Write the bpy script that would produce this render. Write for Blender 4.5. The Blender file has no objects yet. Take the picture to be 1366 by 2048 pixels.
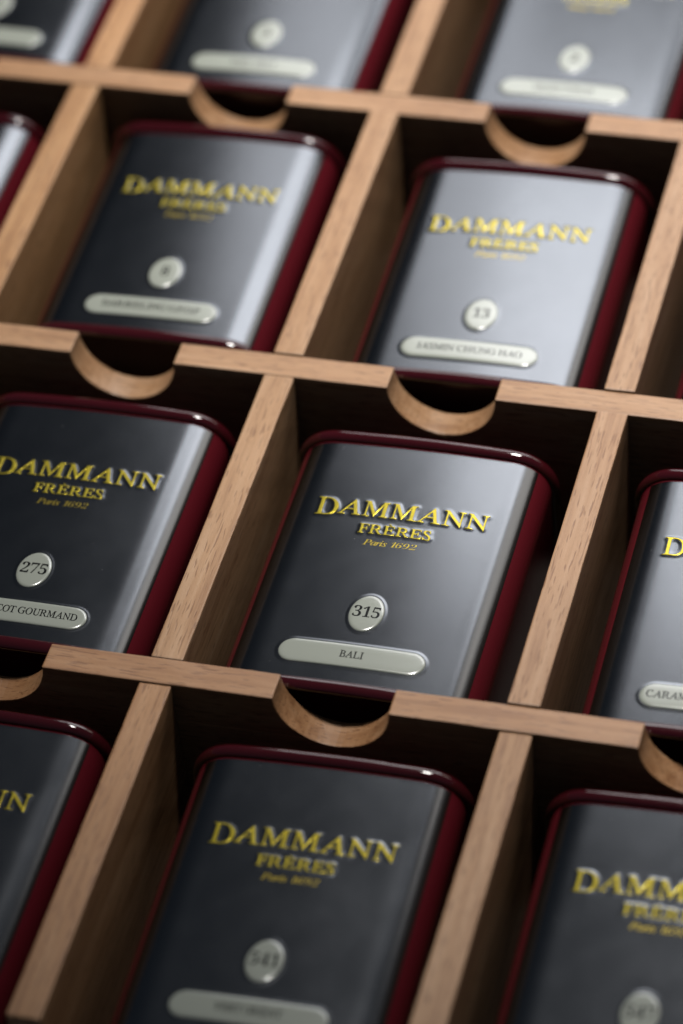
import bpy, bmesh, math, random
import numpy as np
from mathutils import Matrix, Vector

random.seed(7)
rng = np.random.default_rng(7)
MM = 0.001
scene = bpy.context.scene
COL = scene.collection

# ------------------------------------------------------------------ camera
R_RIGHT = Vector((0.96309382, 0.25435812, -0.08804684))
R_DOWN = Vector((0.11782806, -0.69250616, -0.7117245))
R_FWD = Vector((-0.24200589, 0.67508308, -0.69691893))
cam_data = bpy.data.cameras.new("camera")
cam = bpy.data.objects.new("camera", cam_data)
COL.objects.link(cam)
m = Matrix.Identity(4)
for r in range(3):
    m[r][0] = R_RIGHT[r]
    m[r][1] = -R_DOWN[r]
    m[r][2] = -R_FWD[r]
m[0][3], m[1][3], m[2][3] = 251.72 * MM, -563.19 * MM, 642.88 * MM
cam.matrix_world = m
cam_data.sensor_fit = 'VERTICAL'
cam_data.sensor_height = 36.0
cam_data.sensor_width = 24.0
cam_data.lens = 7453.73 / 2048 * 36.0
cam_data.clip_start = 0.01
cam_data.clip_end = 50.0
cam_data.dof.use_dof = True
cam_data.dof.focus_distance = 0.911
cam_data.dof.aperture_fstop = 7.0
scene.camera = cam

# ------------------------------------------------------------------ world, lamps, exposure
world = bpy.data.worlds.new("World")
scene.world = world
world.use_nodes = True
bg = world.node_tree.nodes["Background"]
bg.inputs[0].default_value = (0.80, 1.0, 1.28, 1)
bg.inputs[1].default_value = 0.026


def window_lamp(name, center, facing, w, h, radiance, color):
    """upright rectangular window; centre in m, facing = horizontal direction it shines"""
    ld = bpy.data.lights.new(name, 'AREA')
    ld.shape = 'RECTANGLE'
    ld.size, ld.size_y = w, h
    ld.energy = radiance * math.pi * w * h
    ld.color = color
    o = bpy.data.objects.new(name, ld)
    COL.objects.link(o)
    o.location = center
    o.rotation_euler = Vector(facing).to_track_quat('-Z', 'Z').to_euler()
    return o


# window behind the tray (upper right of the picture) and a second one off to the right
window_lamp("window_light", (0.12, 0.85, 0.68), (0, -1, 0), 0.56, 0.36, 3.4, (0.99, 0.99, 1.0))
window_lamp("window_light_left_pane", (-0.215, 0.85, 0.56), (0, -1, 0), 0.12, 0.32, 1.7, (0.99, 0.99, 1.0))
window_lamp("window_light_middle", (0.105, 0.85, 0.435), (0, -1, 0), 0.63, 0.12, 0.5, (0.96, 0.98, 1.0))
window_lamp("window_light_lower", (0.080, 0.85, 0.265), (0, -1, 0), 0.68, 0.20, 2.4, (0.98, 0.98, 1.0))
window_lamp("window_light_veiled", (0.60, 0.85, 0.585), (0, -1, 0), 0.35, 0.48, 1.25, (1.0, 0.91, 0.80))
# added fill spot, no known source: lights the far right, fades towards near left
sd = bpy.data.lights.new("fill_spot", 'SPOT')
sd.energy = 60.0
sd.color = (1.0, 0.97, 0.925)
sd.shadow_soft_size = 0.14
sd.spot_size = math.radians(33.6)
sd.spot_blend = 0.5
spot = bpy.data.objects.new("fill_spot", sd)
COL.objects.link(spot)
spot.location = (0.101, 0.417, 1.294)
spot.rotation_euler = (Vector((0.14, 0.30, 0.0)) - spot.location).to_track_quat('-Z', 'Y').to_euler()
scene.cycles.diffuse_bounces = 0      # contrasty light: deep recesses stay dark as in the photograph

scene.view_settings.view_transform = 'Standard'
scene.view_settings.look = 'None'
scene.view_settings.exposure = 0.0
scene.view_settings.gamma = 1.0
scene.view_settings.use_curve_mapping = False

# ------------------------------------------------------------------ materials


def new_mat(name):
    mt = bpy.data.materials.new(name)
    mt.use_nodes = True
    nt = mt.node_tree
    return mt, nt, nt.nodes["Principled BSDF"]


def N(nt, kind, **kw):
    n = nt.nodes.new(kind)
    for k, v in kw.items():
        setattr(n, k, v)
    return n


def ramp(nt, stops):
    n = nt.nodes.new('ShaderNodeValToRGB')
    el = n.color_ramp.elements
    while len(el) < len(stops):
        el.new(0.5)
    for e, (p, c) in zip(el, stops):
        e.position = p
        e.color = c if len(c) == 4 else (*c, 1)
    return n


def mapped_noise(nt, vec, scale, detail=2.0, rough=0.5):
    mp = N(nt, 'ShaderNodeMapping')
    mp.inputs['Scale'].default_value = scale
    nt.links.new(vec, mp.inputs['Vector'])
    no = N(nt, 'ShaderNodeTexNoise')
    no.inputs['Scale'].default_value = 1.0
    no.inputs['Detail'].default_value = detail
    no.inputs['Roughness'].default_value = rough
    nt.links.new(mp.outputs[0], no.inputs['Vector'])
    return no.outputs['Fac']


def wood_material():
    mt, nt, b = new_mat("beech_wood")
    L = nt.links.new
    tc = N(nt, 'ShaderNodeTexCoord')
    oi = N(nt, 'ShaderNodeObjectInfo')
    add = N(nt, 'ShaderNodeVectorMath', operation='ADD')
    mul = N(nt, 'ShaderNodeMath', operation='MULTIPLY')
    mul.inputs[1].default_value = 3.7
    L(oi.outputs['Random'], mul.inputs[0])
    L(tc.outputs['Object'], add.inputs[0])
    L(mul.outputs[0], add.inputs[1])
    v = add.outputs[0]
    # long soft streaks along the grain (local X)
    st = mapped_noise(nt, v, (25, 420, 420), 4.0, 0.6)
    base = ramp(nt, [(0.28, (0.46, 0.245, 0.120)), (0.5, (0.63, 0.37, 0.195)), (0.72, (0.72, 0.46, 0.27))])
    L(st, base.inputs[0])
    # large colour drift
    dr = mapped_noise(nt, v, (14, 60, 60), 2.0)
    drr = ramp(nt, [(0.3, (0.86, 0.82, 0.78)), (0.7, (1.06, 1.05, 1.05))])
    L(dr, drr.inputs[0])
    mx = N(nt, 'ShaderNodeMix', data_type='RGBA', blend_type='MULTIPLY')
    mx.inputs[0].default_value = 1.0
    L(base.outputs[0], mx.inputs[6])
    L(drr.outputs[0], mx.inputs[7])
    # beech ray flecks, short dark dashes
    fl = mapped_noise(nt, v, (190, 2100, 1700), 1.0, 0.4)
    flr = ramp(nt, [(0.60, (0, 0, 0)), (0.68, (1, 1, 1))])
    L(fl, flr.inputs[0])
    fi = mapped_noise(nt, v, (900, 6500, 6500), 2.0, 0.6)
    fir = ramp(nt, [(0.55, (0, 0, 0)), (0.75, (0.35, 0.35, 0.35))])
    L(fi, fir.inputs[0])
    ad = N(nt, 'ShaderNodeMath', operation='MAXIMUM')
    L(flr.outputs[0], ad.inputs[0])
    L(fir.outputs[0], ad.inputs[1])
    sc = N(nt, 'ShaderNodeMath', operation='MULTIPLY')
    sc.inputs[1].default_value = 0.72
    L(ad.outputs[0], sc.inputs[0])
    mx2 = N(nt, 'ShaderNodeMix', data_type='RGBA', blend_type='MIX')
    L(sc.outputs[0], mx2.inputs[0])
    L(mx.outputs[2], mx2.inputs[6])
    mx2.inputs[7].default_value = (0.29, 0.135, 0.062, 1)
    mx3 = N(nt, 'ShaderNodeMix', data_type='RGBA', blend_type='MULTIPLY')
    mx3.inputs[0].default_value = 1.0
    L(mx2.outputs[2], mx3.inputs[6])
    L(oi.outputs['Color'], mx3.inputs[7])          # own tint per board, some with the warm light put into it
    L(mx3.outputs[2], b.inputs['Base Color'])
    b.inputs['Roughness'].default_value = 0.42
    b.inputs['Specular IOR Level'].default_value = 0.75
    # relief: pores, saw marks
    bu = N(nt, 'ShaderNodeBump')
    bu.inputs['Strength'].default_value = 0.35
    bu.inputs['Distance'].default_value = 0.00012
    fb = mapped_noise(nt, v, (900, 4200, 4200), 3.0, 0.65)
    sb = N(nt, 'ShaderNodeMath', operation='SUBTRACT')
    L(fb, sb.inputs[0])
    L(sc.outputs[0], sb.inputs[1])
    L(sb.outputs[0], bu.inputs['Height'])
    L(bu.outputs[0], b.inputs['Normal'])
    return mt


def panel_material():
    mt, nt, b = new_mat("satin_navy_lacquer")
    L = nt.links.new
    tc = N(nt, 'ShaderNodeTexCoord')
    big = mapped_noise(nt, tc.outputs['Object'], (70, 55, 60), 4.0, 0.6)
    r = ramp(nt, [(0.3, (0.175, 0.175, 0.175)), (0.7, (0.205, 0.205, 0.205))])
    L(big, r.inputs[0])
    L(r.outputs[0], b.inputs['Roughness'])
    b.inputs['Base Color'].default_value = (0.212, 0.222, 0.240, 1)
    b.inputs['Metallic'].default_value = 1.0
    b.inputs['IOR'].default_value = 1.5
    b.inputs['Specular IOR Level'].default_value = 0.95
    b.inputs['Specular Tint'].default_value = (0.30, 0.31, 0.33, 1)
    # sparse dust specks
    oi = N(nt, 'ShaderNodeObjectInfo')
    ad = N(nt, 'ShaderNodeVectorMath', operation='ADD')
    L(tc.outputs['Object'], ad.inputs[0])
    L(oi.outputs['Random'], ad.inputs[1])
    vo = N(nt, 'ShaderNodeTexVoronoi')
    vo.inputs['Scale'].default_value = 190.0
    L(ad.outputs[0], vo.inputs['Vector'])
    dr = ramp(nt, [(0.018, (1, 1, 1)), (0.034, (0, 0, 0))])
    L(vo.outputs['Distance'], dr.inputs[0])
    ds_ = N(nt, 'ShaderNodeMath', operation='MULTIPLY')
    ds_.inputs[1].default_value = 0.55
    L(dr.outputs[0], ds_.inputs[0])
    mxd = N(nt, 'ShaderNodeMix', data_type='RGBA')
    L(ds_.outputs[0], mxd.inputs[0])
    mxd.inputs[6].default_value = (0.212, 0.222, 0.240, 1)
    mxd.inputs[7].default_value = (0.42, 0.40, 0.37, 1)
    L(mxd.outputs[2], b.inputs['Base Color'])
    inv = N(nt, 'ShaderNodeMath', operation='SUBTRACT')
    inv.inputs[0].default_value = 1.0
    L(ds_.outputs[0], inv.inputs[1])
    L(inv.outputs[0], b.inputs['Metallic'])
    fine = mapped_noise(nt, tc.outputs['Object'], (3800, 3800, 3800), 2.0, 0.7)
    bu = N(nt, 'ShaderNodeBump')
    bu.inputs['Strength'].default_value = 0.045
    bu.inputs['Distance'].default_value = 0.0001
    L(fine, bu.inputs['Height'])
    L(bu.outputs[0], b.inputs['Normal'])
    return mt


def burgundy_material(name, ior, rough, col):
    mt, nt, b = new_mat(name)
    L = nt.links.new
    b.inputs['Base Color'].default_value = col
    b.inputs['Roughness'].default_value = rough
    b.inputs['IOR'].default_value = ior
    b.inputs['Specular IOR Level'].default_value = 0.5
    tc = N(nt, 'ShaderNodeTexCoord')
    fine = mapped_noise(nt, tc.outputs['Object'], (260, 260, 260), 2.0, 0.6)
    bu = N(nt, 'ShaderNodeBump')
    bu.inputs['Strength'].default_value = 0.015
    bu.inputs['Distance'].default_value = 0.0004
    L(fine, bu.inputs['Height'])
    L(bu.outputs[0], b.inputs['Normal'])
    return mt


def simple_material(name, color, rough, metallic=0.0, spec=0.5, bump=None):
    mt, nt, b = new_mat(name)
    b.inputs['Base Color'].default_value = (*color, 1)
    b.inputs['Roughness'].default_value = rough
    b.inputs['Metallic'].default_value = metallic
    b.inputs['Specular IOR Level'].default_value = spec
    if bump:
        tc = N(nt, 'ShaderNodeTexCoord')
        f = mapped_noise(nt, tc.outputs['Object'], (bump[0],) * 3, 2.0, 0.6)
        bu = N(nt, 'ShaderNodeBump')
        bu.inputs['Strength'].default_value = bump[1]
        bu.inputs['Distance'].default_value = 0.0003
        nt.links.new(f, bu.inputs['Height'])
        nt.links.new(bu.outputs[0], b.inputs['Normal'])
    return mt


WOOD = wood_material()
PANEL = panel_material()
BURG = burgundy_material("burgundy_lacquer", 1.42, 0.16, (0.13, 0.010, 0.017, 1))
BURG_RIM = burgundy_material("burgundy_gloss_lacquer", 1.8, 0.08, (0.06, 0.005, 0.009, 1))
GOLD = simple_material("gold_foil", (0.90, 0.72, 0.065), 0.24, 0.65, bump=(900, 0.10))
FOIL = simple_material("gold_print", (0.80, 0.60, 0.08), 0.30, 0.85)
BADGE = simple_material("sage_white_enamel", (0.49, 0.52, 0.445), 0.20, 0.0, 1.0, bump=(500, 0.04))
INK = simple_material("black_ink", (0.008, 0.008, 0.008), 0.20, 0.0, 0.9)
BADGE.node_tree.nodes['Principled BSDF'].inputs['IOR'].default_value = 1.9
FELT = simple_material("dark_tray_floor", (0.03, 0.022, 0.018), 0.85)

# ------------------------------------------------------------------ object helpers


def obj(name, mesh, material=None, parent=None, loc=None, rotz=None):
    o = bpy.data.objects.new(name, mesh)
    COL.objects.link(o)
    if material is not None and not mesh.materials:
        mesh.materials.append(material)
    if parent is not None:
        o.parent = parent
    if loc is not None:
        o.location = Vector(loc) * MM
    if rotz is not None:
        o.rotation_euler = (0, 0, rotz)
    return o


def mesh_from(name, verts, faces, smooth=True):
    """verts in mm"""
    me = bpy.data.meshes.new(name)
    me.from_pydata((np.asarray(verts, float) * MM).tolist(), [], faces)
    me.update()
    if smooth:
        me.polygons.foreach_set('use_smooth', [True] * len(me.polygons))
    return me


def bm_mesh(name, bm, smooth=False):
    me = bpy.data.meshes.new(name)
    bm.to_mesh(me)
    bm.free()
    if smooth:
        me.polygons.foreach_set('use_smooth', [True] * len(me.polygons))
    return me


# ------------------------------------------------------------------ the wooden tray
P = 87.0                 # column pitch, mm
PY = 109.46              # row pitch
TR = 7.96                # rail thickness
TD = 7.95                # divider thickness
NW = 28.35               # notch width
DEPTH = 46.0             # rail height
COLS = range(-2, 2)
ROWS = range(-1, 3)

tray = bpy.data.objects.new("wooden_tray", None)
COL.objects.link(tray)
tray.location = (0, 0, -DEPTH * MM)
tray["label"] = "pale beech wood display tray with crossing slats and half-round finger notches between the tins"
tray["category"] = "tray"


def extruded_board(outline, thick, bevel=0.38, jitter=0.05):
    """outline: list of (x, z) in mm, closed, extruded along local Y; bevelled, slightly uneven edges"""
    bm = bmesh.new()
    pts = []
    n = len(outline)
    for i in range(n):
        x0, z0 = outline[i]
        x1, z1 = outline[(i + 1) % n]
        L = math.hypot(x1 - x0, z1 - z0)
        k = max(1, int(L / 7.0)) if z0 > -30 or z1 > -30 else 1
        for j in range(k):
            t = j / k
            pts.append((x0 + (x1 - x0) * t, z0 + (z1 - z0) * t))
    fr, bk = [], []
    for (x, z) in pts:
        j = lambda: random.uniform(-jitter, jitter)
        zz = z + j() if z > -30 else z
        fr.append(bm.verts.new((x, -thick / 2 + j() * .8, zz)))
        zz = z + j() if z > -30 else z
        bk.append(bm.verts.new((x, thick / 2 + j() * .8, zz)))
    n = len(pts)
    bm.faces.new(fr[::-1])
    bm.faces.new(bk)
    for i in range(n):
        a, b2 = i, (i + 1) % n
        bm.faces.new((fr[a], fr[b2], bk[b2], bk[a]))
    bmesh.ops.recalc_face_normals(bm, faces=bm.faces)
    ed = [e for e in bm.edges if len(e.link_faces) == 2 and e.calc_face_angle(0) > math.radians(35)]
    bmesh.ops.bevel(bm, geom=ed, offset=bevel, segments=2, affect='EDGES', profile=0.6, clamp_overlap=True)
    bmesh.ops.triangulate(bm, faces=[f for f in bm.faces if len(f.verts) > 4])
    bmesh.ops.scale(bm, vec=(MM, MM, MM), verts=bm.verts)
    return bm


NOTCH_DX = {(-1, 0): 0.24, (-1, 1): 0.64, (-1, 2): 0.89, (0, 0): -0.79, (0, 1): -0.63, (0, 2): -0.61, (1, 0): 0.24}
# rails (left to right), one board each with its notches
for j in (0, 1, 2, 3):
    z0 = -DEPTH
    out = [(-2 * P - TD / 2, z0), (2 * P + TD / 2, z0), (2 * P + TD / 2, 0)]
    for i in (1, 0, -1, -2):
        cx = (i + .5) * P - 0.34 + NOTCH_DX.get((i, j), 0.0)
        r = NW / 2
        out.append((cx + r, 0))
        for k in range(1, 28):
            a = math.pi * k / 28
            out.append((cx + r * math.cos(a), -r * math.sin(a)))
        out.append((cx - r, 0))
    out.append((-2 * P - TD / 2, 0))
    bm = extruded_board(out, TR)
    o = obj("rail", bm_mesh("rail", bm), WOOD, tray)
    o.location = (0, (j * PY) * MM, DEPTH * MM)
    o.color = [(0.93, 0.83, 0.75, 1), (1.0, 0.97, 0.96, 1), (0.98, 0.93, 0.90, 1), (0.97, 0.92, 0.88, 1)][j]  # near rail browner: board tone plus the warm light there, put into its colour
# front wall: lower board closing the tray towards the camera
bm = extruded_board([(-2 * P - TD / 2, -DEPTH), (2 * P + TD / 2, -DEPTH), (2 * P + TD / 2, -16), (-2 * P - TD / 2, -16)], TR)
obj("front_wall", bm_mesh("front_wall", bm), WOOD, tray, (0, -PY, DEPTH))

SEG_DX = {(-1, 1): -0.68, (-1, 2): 0.26, (0, -1): -0.70, (0, 0): -0.29, (0, 1): -0.05, (0, 2): 0.41,
          (1, -1): 0.38, (1, 0): 0.31, (1, 1): 0.37}
SEG_DZ = {(1, 0): 0.5, (0, 1): 0.4, (1, 1): 0.55, (0, -1): -0.35, (1, -1): -0.4, (0, 0): 0.05, (-1, 1): -0.1, (-1, 2): 0.1, (0, 2): 0.1}
for i in (-2, -1, 0, 1, 2):
    for j in ROWS:
        L = PY - TR - 0.35
        bm = extruded_board([(-L / 2, -DEPTH), (L / 2, -DEPTH), (L / 2, 0), (-L / 2, 0)], TD, bevel=0.42)
        o = obj("side_wall" if abs(i) == 2 else "divider", bm_mesh("divider", bm), WOOD, tray)
        o.location = ((i * P + SEG_DX.get((i, j), 0)) * MM, ((j + .5) * PY) * MM, (DEPTH + SEG_DZ.get((i, j), 0)) * MM)
        o.rotation_euler = (0, 0, math.pi / 2)
        o.color = {(0, 0): (1.04, 1.03, 1.02, 1), (0, -1): (0.98, 0.90, 0.82, 1), (-1, 1): (1.02, 0.95, 0.82, 1), (-1, 2): (1.02, 0.93, 0.80, 1),
                   (1, 1): (1.0, 1.0, 1.04, 1), (1, 0): (1.0, 0.98, 1.0, 1)}.get((i, j), (1.0, 0.97, 0.94, 1))  # near divider's brown tint includes the warm light at lower left
bm = bmesh.new()
bmesh.ops.create_cube(bm, size=1.0)
bmesh.ops.scale(bm, vec=((4 * P + TD) * MM, (4 * PY + TR) * MM, 4 * MM), verts=bm.verts)
o = obj("tray_floor", bm_mesh("tray_floor", bm), FELT, tray, (0, PY, -2.2))

# ------------------------------------------------------------------ the tea tin: section of the can
HALF_FLAT, SAG, RC = 22.5, 0.55, 9.8
TIN_T = 40.5             # body height (front face) above the tray floor
ds = 0.02
s_tab = np.arange(0, 60, ds)
K0 = 2 * SAG / HALF_FLAT ** 2
_t = np.clip((s_tab - 20.0) / 7.0, 0, 1)
kap = K0 + (1 / RC - K0) * _t * _t * (3 - 2 * _t)        # curvature eases into the corner
th_tab = np.minimum(np.concatenate([[0], np.cumsum(kap[:-1] * ds)]), math.pi / 2)
S_CORNER = float(s_tab[np.argmax(th_tab >= math.pi / 2 - 1e-9)])
x_tab = np.concatenate([[0], np.cumsum(np.cos(th_tab[:-1]) * ds)])
z_tab = TIN_T - np.concatenate([[0], np.cumsum(np.sin(th_tab[:-1]) * ds)])


def face_pt(s):
    """arc length across the face -> x, z, normal angle (arrays)"""
    a = np.abs(s)
    sg = np.sign(s)
    return np.interp(a, s_tab, x_tab) * sg, np.interp(a, s_tab, z_tab), np.interp(a, s_tab, th_tab) * sg


def face_z(x):
    return np.interp(np.abs(x), x_tab, z_tab)




def section(n_flat=10, n_corner=22, off=0.0):
    """closed loop of (x, z) round the can, and outward normals"""
    s = np.concatenate([np.linspace(0, 20.0, n_flat, endpoint=False), np.linspace(20.0, S_CORNER, n_corner)])
    x, z, th = face_pt(s)
    q = np.stack([x, z, np.sin(th), np.cos(th)], 1)          # top right quarter, from the middle
    zc = TIN_T / 2 + 0.8
    qb = q[::-1].copy()
    qb[:, 1] = 2 * zc - qb[:, 1] - 0.0
    qb[:, 3] *= -1
    right = np.concatenate([q, qb])                           # top middle -> right -> bottom middle
    left = right[1:-1][::-1].copy()
    left[:, 0] *= -1
    left[:, 2] *= -1
    loop = np.concatenate([right, left])
    loop[:, 0] += loop[:, 2] * off
    loop[:, 1] += loop[:, 3] * off
    return loop


Y0, Y1 = -43.2, 43.4


def body_mesh():
    lp = section(off=-0.12)
    n = len(lp)
    V, F = [], []
    for y in (Y0, Y1):
        V += [(p[0], y, p[1]) for p in lp]
    for i in range(n):
        F.append((i, n + i, n + (i + 1) % n, (i + 1) % n))
    inn = section(off=-1.5)
    for y in (Y0, Y1):
        V += [(p[0], y, p[1]) for p in inn]
    for k, e in ((0, 2), (1, 3)):
        for i in range(n):
            a, b2 = i, (i + 1) % n
            f = (k * n + a, k * n + b2, e * n + b2, e * n + a)
            F.append(f if k == 0 else f[::-1])
    for y in (Y0 + 1.2, Y1 - 1.2):
        V += [(p[0], y, p[1]) for p in inn]
    for k, e in ((2, 4), (3, 5)):
        for i in range(n):
            a, b2 = i, (i + 1) % n
            f = (k * n + a, k * n + b2, e * n + b2, e * n + a)
            F.append(f if k == 2 else f[::-1])
        F.append(tuple(e * n + i for i in range(n)))
    me = mesh_from("body", V, F, True)
    me.set_sharp_from_angle(angle=math.radians(40))
    return me


def rim_mesh(yc, rad=1.65, off=0.05, stretch=1.0):
    lp = section()
    n, k = len(lp), 14
    V, F = [], []
    for i in range(n):
        x, z, nx, nz = lp[i]
        for j in range(k):
            a = 2 * math.pi * j / k
            d = off + rad * math.sin(a)
            V.append((x + nx * d, yc + rad * stretch * math.cos(a), z + nz * d))
    for i in range(n):
        for j in range(k):
            F.append((i * k + j, i * k + (j + 1) % k, ((i + 1) % n) * k + (j + 1) % k, ((i + 1) % n) * k + j))
    return mesh_from("rim", V, F, True)


# ------------------------------------------------------------------ lettering
SLANT = math.tan(math.radians(15.5))
_glyphs = {}


def uni(ch, style):
    if style == 'bold':
        if ch.isdigit():
            return chr(0x1D7CE + int(ch))
        return chr(0x1D400 + ord(ch) - 65) if ch.isupper() else chr(0x1D41A + ord(ch) - 97)
    if ch.isupper():
        return chr(0x1D434 + ord(ch) - 65)
    return chr(0x1D44E + ord(ch) - 97)


def glyph(ch, style, offset=0.0, extrude=0.0, bevel=0.0):
    """(verts, faces) of one serif glyph, em units, upright or slanted. style: roman | italic"""
    key = (ch, style, offset, extrude, bevel)
    if key in _glyphs:
        return _glyphs[key]
    cu = bpy.data.curves.new("g", 'FONT')
    base = {'È': 'E', 'É': 'E'}.get(ch, ch)
    if base == '.':
        cu.body = '.'
    elif base.isdigit():
        cu.body = uni(base, 'bold')
    else:
        cu.body = uni(base, 'ital')
    cu.resolution_u = 5
    cu.offset = offset - ((0.022 if style == 'italic' else 0.002) if base.isdigit() else 0.0)
    cu.extrude = extrude
    cu.bevel_depth = bevel
    cu.bevel_resolution = 2
    ob = bpy.data.objects.new("g", cu)
    COL.objects.link(ob)
    dg = bpy.context.evaluated_depsgraph_get()
    me = bpy.data.meshes.new_from_object(ob.evaluated_get(dg))
    v = np.empty(len(me.vertices) * 3)
    me.vertices.foreach_get('co', v)
    v = v.reshape(-1, 3)
    f = [tuple(p.vertices) for p in me.polygons]
    bpy.data.objects.remove(ob)
    bpy.data.curves.remove(cu)
    bpy.data.meshes.remove(me)
    if base.isdigit():
        if style == 'italic':
            v[:, 0] += v[:, 1] * SLANT * 0.8
    elif style == 'roman' and base != '.':
        v[:, 0] -= v[:, 1] * SLANT
    if ch in 'ÈÉ':
        cx = (v[:, 0].min() + v[:, 0].max()) / 2
        sg = -1 if ch == 'È' else 1
        q = [(cx - .09 * sg * -1 * 1, 0.83), (cx, 0.83)]
        if sg < 0:
            q = [(cx - .12, .845), (cx - .03, .845), (cx + .07, .735), (cx + .02, .735)]
        else:
            q = [(cx + .03, .845), (cx + .12, .845), (cx - .02, .735), (cx - .07, .735)]
        n0 = len(v)
        top = extrude + bevel
        add = [(x, y, top) for x, y in q]
        nf = [(n0 + 3, n0 + 2, n0 + 1, n0)]
        if extrude > 0:
            add += [(x, y, -top) for x, y in q]
            nf += [(n0 + i, n0 + (i + 1) % 4, n0 + 4 + (i + 1) % 4, n0 + 4 + i) for i in range(4)]
        v = np.vstack([v, np.array(add)])
        f = f + nf
    _glyphs[key] = (v, f)
    return v, f


KERN = {'DA': -.05, 'AM': -.03, 'MA': -.03, 'AN': -.02, 'RA': -.04, 'AR': -.02, 'CA': -.02, 'AL': -.01, 'LI': 0.02, 'FR': -.01,
        'OT': -.02, 'LO': -.02, 'AJ': 0.0, 'HA': -.03, 'AO': -.03, 'JA': -.02, 'AS': -.01, 'VE': -.03, 'RT': -.03, 'AV': -.09, 'VA': -.09}
CAP = 0.66


def layout(text, style, gap=0.035, space=0.26, **kw):
    """list of (char, verts, faces) placed along x from 0, em units; total width"""
    x = 0.0
    res = []
    prev = ''
    for ch in text:
        if ch == ' ':
            x += space
            prev = ''
            continue
        v, f = glyph(ch, style, **kw)
        g = gap if prev else 0.0
        if style == 'italic':
            g = gap * 0.6
        x += g + KERN.get(prev + ch, 0.0)
        flat_v = glyph(ch, style)[0]
        mn, mx = flat_v[:, 0].min(), flat_v[:, 0].max()
        if style == 'italic' and not ch.isdigit():
            mn += 0.03
            mx -= 0.05
        w = v.copy()
        w[:, 0] += x - mn
        res.append((ch, w, f))
        x += mx - mn
        prev = ch
    return res, x


def text_mesh(name, text, style, cap_mm, cx, base_y, zf, width=None, squeeze=1.0, offset=0.0, **kw):
    """flat print draped on a surface zf(x) (mm)"""
    lay, w = layout(text, style, offset=offset, **kw)
    sy = cap_mm / CAP
    sx = sy * squeeze if width is None else width / w
    V, F, n = [], [], 0
    for ch, v, f in lay:
        x = (v[:, 0] - w / 2) * sx + cx
        y = v[:, 1] * sy + base_y
        V.append(np.stack([x, y, zf(x)], 1))
        F += [tuple(i + n for i in ff) for ff in f]
        n += len(v)
    return mesh_from(name, np.vstack(V), F, False)


# embossed gold letters: laid out once, one mesh per letter
EMB_H = 0.08             # height of the raised metal under the letters
LETTERS = []             # (mesh, x, y)
FLAT = []                # flat outlines for the relief map: (verts xy mm, faces)


def gold_word(text, cx, base_y, cap, width, offset, gap, first_scale=None):
    lay, w = layout(text, 'roman', gap=gap, offset=offset, extrude=0.05, bevel=0.013)
    flat, _ = layout(text, 'roman', gap=gap, offset=offset + 0.012)
    sx, sy = width / w, cap / CAP
    for k, ((ch, v, f), (_, v2, f2)) in enumerate(zip(lay, flat)):
        yy = v[:, 1].copy()
        y2 = v2[:, 1].copy()
        if k == 0 and first_scale:
            top = cap / sy
            yy = top - (top - yy) * first_scale
            y2 = top - (top - y2) * first_scale
        x = (v[:, 0] - w / 2) * sx + cx
        y = yy * sy + base_y
        ztop = v[:, 2].max()
        z = face_z(x) + EMB_H + 0.16 + (v[:, 2] - ztop) * sy
        ox, oy = float((x.min() + x.max()) / 2), float(y.min())
        me = mesh_from("letter", np.stack([x - ox, y - oy, z - TIN_T], 1), f, True)
        me.set_sharp_from_angle(angle=math.radians(50))
        LETTERS.append((me, ox, oy))
        FLAT.append((np.stack([(v2[:, 0] - w / 2) * sx + cx, y2 * sy + base_y], 1), f2))


gold_word('DAMMANN', 0.0, 14.9, 4.95, 44.0, -0.009, 0.06, first_scale=1.17)
gold_word('FRÈRES', -0.2, 9.0, 2.95, 18.5, -0.004, 0.06)

# ------------------------------------------------------------------ front panel with pressed relief
OV_C, OV_A, OV_B = (-0.2, -18.0), 4.3, 6.0
PL_C, PL_HALF, PL_R = (-0.3, -32.3), 18.2, 3.7


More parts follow.
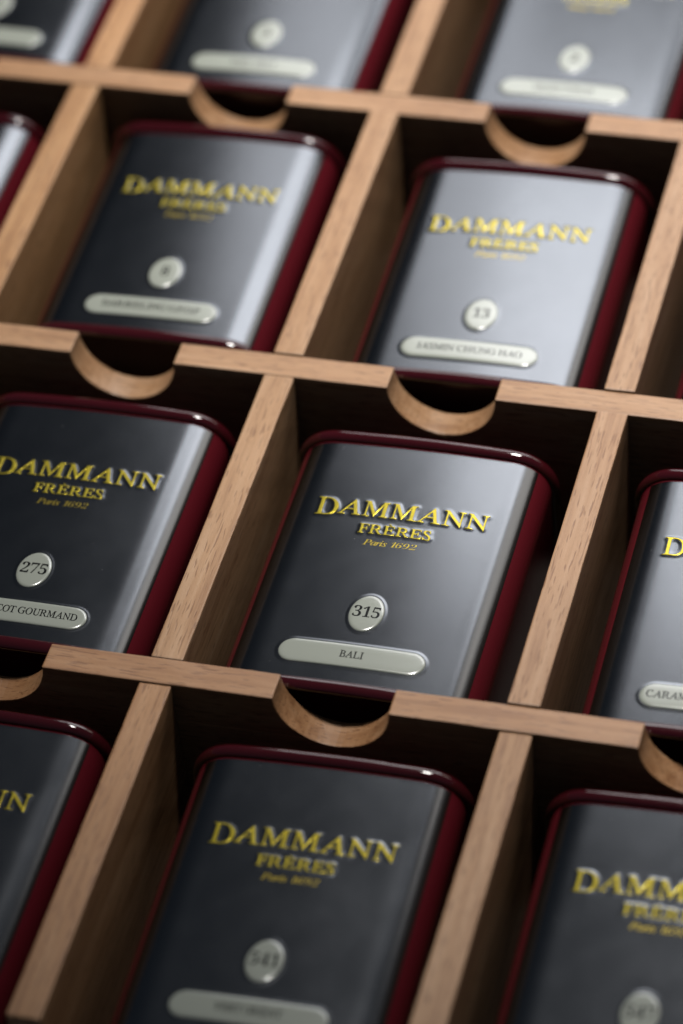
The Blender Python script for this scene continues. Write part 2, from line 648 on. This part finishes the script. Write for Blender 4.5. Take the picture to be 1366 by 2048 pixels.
def panel_mesh():
    S = float(np.interp(29.6, x_tab, s_tab))      # the dark panel ends part-way round the corner
    step = 0.16
    ss = np.linspace(-S, S, int(2 * S / step) | 1)
    ys = np.linspace(-41.6, 40.0, int(82 / step))
    X, Y = np.meshgrid(ss, ys)
    mask = np.zeros_like(X)
    dsx, dsy = ss[1] - ss[0], ys[1] - ys[0]
    for v, fs in FLAT:
        for f in fs:
            for t in range(1, len(f) - 1):
                a, b2, c = v[f[0]], v[f[t]], v[f[t + 1]]
                i0 = max(0, int((min(a[0], b2[0], c[0]) - ss[0]) / dsx))
                i1 = int((max(a[0], b2[0], c[0]) - ss[0]) / dsx) + 2
                j0 = max(0, int((min(a[1], b2[1], c[1]) - ys[0]) / dsy))
                j1 = int((max(a[1], b2[1], c[1]) - ys[0]) / dsy) + 2
                x, y = X[j0:j1, i0:i1], Y[j0:j1, i0:i1]
                e = lambda p, q: (q[0] - p[0]) * (y - p[1]) - (q[1] - p[1]) * (x - p[0])
                e0, e1, e2 = e(a, b2), e(b2, c), e(c, a)
                tol = 0.02
                ins = ((e0 >= -tol) & (e1 >= -tol) & (e2 >= -tol)) | ((e0 <= tol) & (e1 <= tol) & (e2 <= tol))
                mask[j0:j1, i0:i1][ins] = 1.0

    def blur(a, sig):
        k = int(sig / step * 3) + 1
        g = np.exp(-0.5 * (np.arange(-k, k + 1) * step / sig) ** 2)
        g /= g.sum()
        a = np.apply_along_axis(lambda r: np.convolve(r, g, 'same'), 1, a)
        return np.apply_along_axis(lambda r: np.convolve(r, g, 'same'), 0, a)
    wide = np.clip(blur(mask, 0.45) * 2.4, 0, 1)
    h = EMB_H * (0.25 * wide + 0.75 * wide * wide * (3 - 2 * wide))
    h = blur(h, 0.16)
    # shoulders round the badges
    dx = np.maximum(np.abs(X - PL_C[0]) - (PL_HALF - PL_R), 0)
    d1 = np.hypot(dx, Y - PL_C[1]) - PL_R
    rr = np.hypot((X - OV_C[0]) / OV_A, (Y - OV_C[1]) / OV_B)
    d2 = (rr - 1) * (OV_A + OV_B) / 2
    d = np.minimum(d1, d2)
    sk = np.clip(1 - (d - 0.1) / 0.9, 0, 1)
    h = np.maximum(h, 0.06 * sk * sk * (3 - 2 * sk))
    # the sheet is pressed very slightly hollow towards its two ends
    x, z, th = face_pt(X)
    vx, vz = x + np.sin(th) * h, z + np.cos(th) * h
    V = np.stack([vx, Y, vz], -1).reshape(-1, 3)
    ny, nx = X.shape
    me = bpy.data.meshes.new("front_panel")
    idx = np.arange(ny * nx).reshape(ny, nx)
    q = np.stack([idx[:-1, :-1], idx[:-1, 1:], idx[1:, 1:], idx[1:, :-1]], -1).reshape(-1, 4)
    me.vertices.add(len(V))
    me.vertices.foreach_set('co', (V * MM).ravel())
    me.loops.add(q.size)
    me.loops.foreach_set('vertex_index', q.ravel().astype(np.int32))
    me.polygons.add(len(q))
    me.polygons.foreach_set('loop_start', (np.arange(len(q)) * 4).astype(np.int32))
    me.polygons.foreach_set('loop_total', np.full(len(q), 4, np.int32))
    me.update(calc_edges=True)
    me.polygons.foreach_set('use_smooth', np.ones(len(q), bool))
    return me


BADGE_H = 0.38
PROFILE = [(0, -0.2), (0, 0.08), (0.05, 0.16), (0.18, 0.26), (0.4, 0.335), (0.7, 0.37), (1.05, BADGE_H)]


def badge_mesh(name, kind):
    n = 72
    V, F = [], []
    rings = list(PROFILE)
    inner = [0.5, 0.85, 1.0 if kind == 'oval' else 1.0 / .98]
    for k in range(len(rings) + len(inner)):
        if k < len(rings):
            d, h = rings[k]
            shrink = None
        else:
            shrink = inner[k - len(rings)]
            d, h = rings[-1]
        for i in range(n):
            a = 2 * math.pi * i / n
            if kind == 'oval':
                ra, rb = OV_A - d, OV_B - d
                if shrink is not None:
                    ra, rb = ra * (1 - shrink * .98), rb * (1 - shrink * .98)
                x, y = OV_C[0] + ra * math.cos(a), OV_C[1] + rb * math.sin(a)
            else:
                r = PL_R - d
                if shrink is not None:
                    r *= (1 - shrink * .98)
                half = PL_HALF - PL_R
                # spread points along the straight sides too
                q = i / n * 4
                if q < 1:
                    aa, sx = -math.pi / 2 + math.pi * q, half
                elif q < 2:
                    aa, sx = math.pi / 2, half - 2 * half * (q - 1)
                elif q < 3:
                    aa, sx = math.pi / 2 + math.pi * (q - 2), -half
                else:
                    aa, sx = 3 * math.pi / 2, -half + 2 * half * (q - 3)
                x, y = PL_C[0] + sx + r * math.cos(aa), PL_C[1] + r * math.sin(aa)
            V.append((x, y, float(face_z(x)) + h))
    m2 = len(rings) + len(inner)
    for k in range(m2 - 1):
        for i in range(n):
            a, b2 = k * n + i, k * n + (i + 1) % n
            F.append((a, b2, b2 + n, a + n))
    if kind == 'oval':
        F.append(tuple((m2 - 1) * n + i for i in range(n)))
    return mesh_from(name, V, F, True)


BODY = body_mesh()
RIM_TOP = rim_mesh(42.3, 1.45, stretch=1.25)
RIM_BOT = rim_mesh(-43.0, 1.3, stretch=1.5)
PANEL_ME = panel_mesh()
OVAL = badge_mesh("number_badge", 'oval')
PILL = badge_mesh("name_plate", 'pill')
TAG = text_mesh("tagline", "Paris 1692", 'italic', 1.75, -0.4, 5.1, lambda x: face_z(x) + 0.05, width=13.6, space=0.3)
for me_, mt_ in ((BODY, BURG), (RIM_TOP, BURG_RIM), (RIM_BOT, BURG_RIM), (PANEL_ME, PANEL), (OVAL, BADGE), (PILL, BADGE), (TAG, FOIL)):
    me_.materials.append(mt_)
for me_, _, _ in LETTERS:
    me_.materials.append(GOLD)

badge_z = lambda x: face_z(x) + BADGE_H + 0.025

# ------------------------------------------------------------------ the tins
# column, row, centre offset x / y in the compartment (mm), rotation (deg), number, name, label
TINS = [
    (0, 0, 41.75, 49.7, 0.2, "315", ("BALI", 5.8), "dark navy tea tin numbered 315 with a BALI plate, sharpest at centre"),
    (-1, 0, 43.1, 50.0, 0.3, "275", ("ABRICOT GOURMAND", 27.3, 2.2), "dark navy tea tin numbered 275 at the left edge, plate reading COT GOURMAND"),
    (1, 0, 43.0, 50.3, 0.6, None, ("CARAMEL BEURRE SALÉ", 32.6, -0.3), "navy tea tin cut by the right edge, plate starting CARAM"),
    (-1, 1, 42.9, 54.2, 1.0, "8", ("DARJEELING G.F.O.P", 27.0), "blurred navy tea tin with a single digit 8 on its oval badge"),
    (0, 1, 44.1, 51.1, 0.8, "13", ("JASMIN CHUNG HAO", 28.0), "blurred pale-shining navy tea tin numbered 13"),
    (0, -1, 45.9, 51.0, 1.2, "541", ("VERT ORIENT", 15.5), "dark navy tea tin numbered 541 at the bottom of the picture"),
    (1, -1, 43.9, 52.2, 0.8, "547", None, "dark tea tin in the bottom right corner, right of the tin numbered 541"),
    (-1, -1, 44.0, 50.5, 0.5, None, None, "dark tea tin at the lower left edge showing only the last gold letter"),
    (-1, 2, 41.9, 50.5, 0.6, "5", ("EARL GREY", 13.0), "blurred tea tin at the top centre, behind the tin numbered 8"),
    (0, 2, 45.5, 51.8, 0.0, "2", ("GRAND YUNNAN", 17.0), "blurred tea tin in the top right corner, behind the tin numbered 13"),
    (-2, 2, 45.6, 53.0, 0.5, None, None, "blurred tea tin in the top left corner with a pale plate end"),
    (-2, 1, 43.5, 51.0, 0.5, None, None, "blurred tea tin at the upper left edge showing only its rounded rim corner"),
    (1, 1, 43.5, 51.0, 0.5, None, None, "tea tin at the upper right edge, mostly cut off behind the wooden slat"),
]
for ci, ri, cx, cy, rot, num, name, label in TINS:
    t = bpy.data.objects.new("tea_tin", None)
    COL.objects.link(t)
    t.location = ((ci * P + cx) * MM, (ri * PY + cy) * MM, (-DEPTH) * MM)
    t.rotation_euler = (0, 0, math.radians(rot))
    t["label"] = label
    t["category"] = "tea tin"
    t["group"] = "tea tins lying in the wooden tray"
    obj("body", BODY, None, t)
    obj("top_rim", RIM_TOP, None, t)
    obj("bottom_rim", RIM_BOT, None, t)
    pn = obj("front_panel", PANEL_ME, None, t)
    for me_, ox, oy in LETTERS:
        obj("letter", me_, None, pn, (ox, oy, TIN_T))
    obj("tagline", TAG, None, pn)
    ov = obj("number_badge", OVAL, None, t)
    pl = obj("name_plate", PILL, None, t)
    if num:
        w = {1: 2.2, 2: 4.5, 3: 6.8}[len(num)]
        obj("number", text_mesh("number", num, 'roman', 3.35, OV_C[0], OV_C[1] - 1.4, badge_z, width=w, gap=0.05), INK, ov)
    if name:
        obj("name", text_mesh("name", name[0], 'roman', 2.05, PL_C[0] + (name[2] if len(name) > 2 else 0.0), PL_C[1] - 0.85, badge_z, width=name[1], offset=0.014), INK, pl)
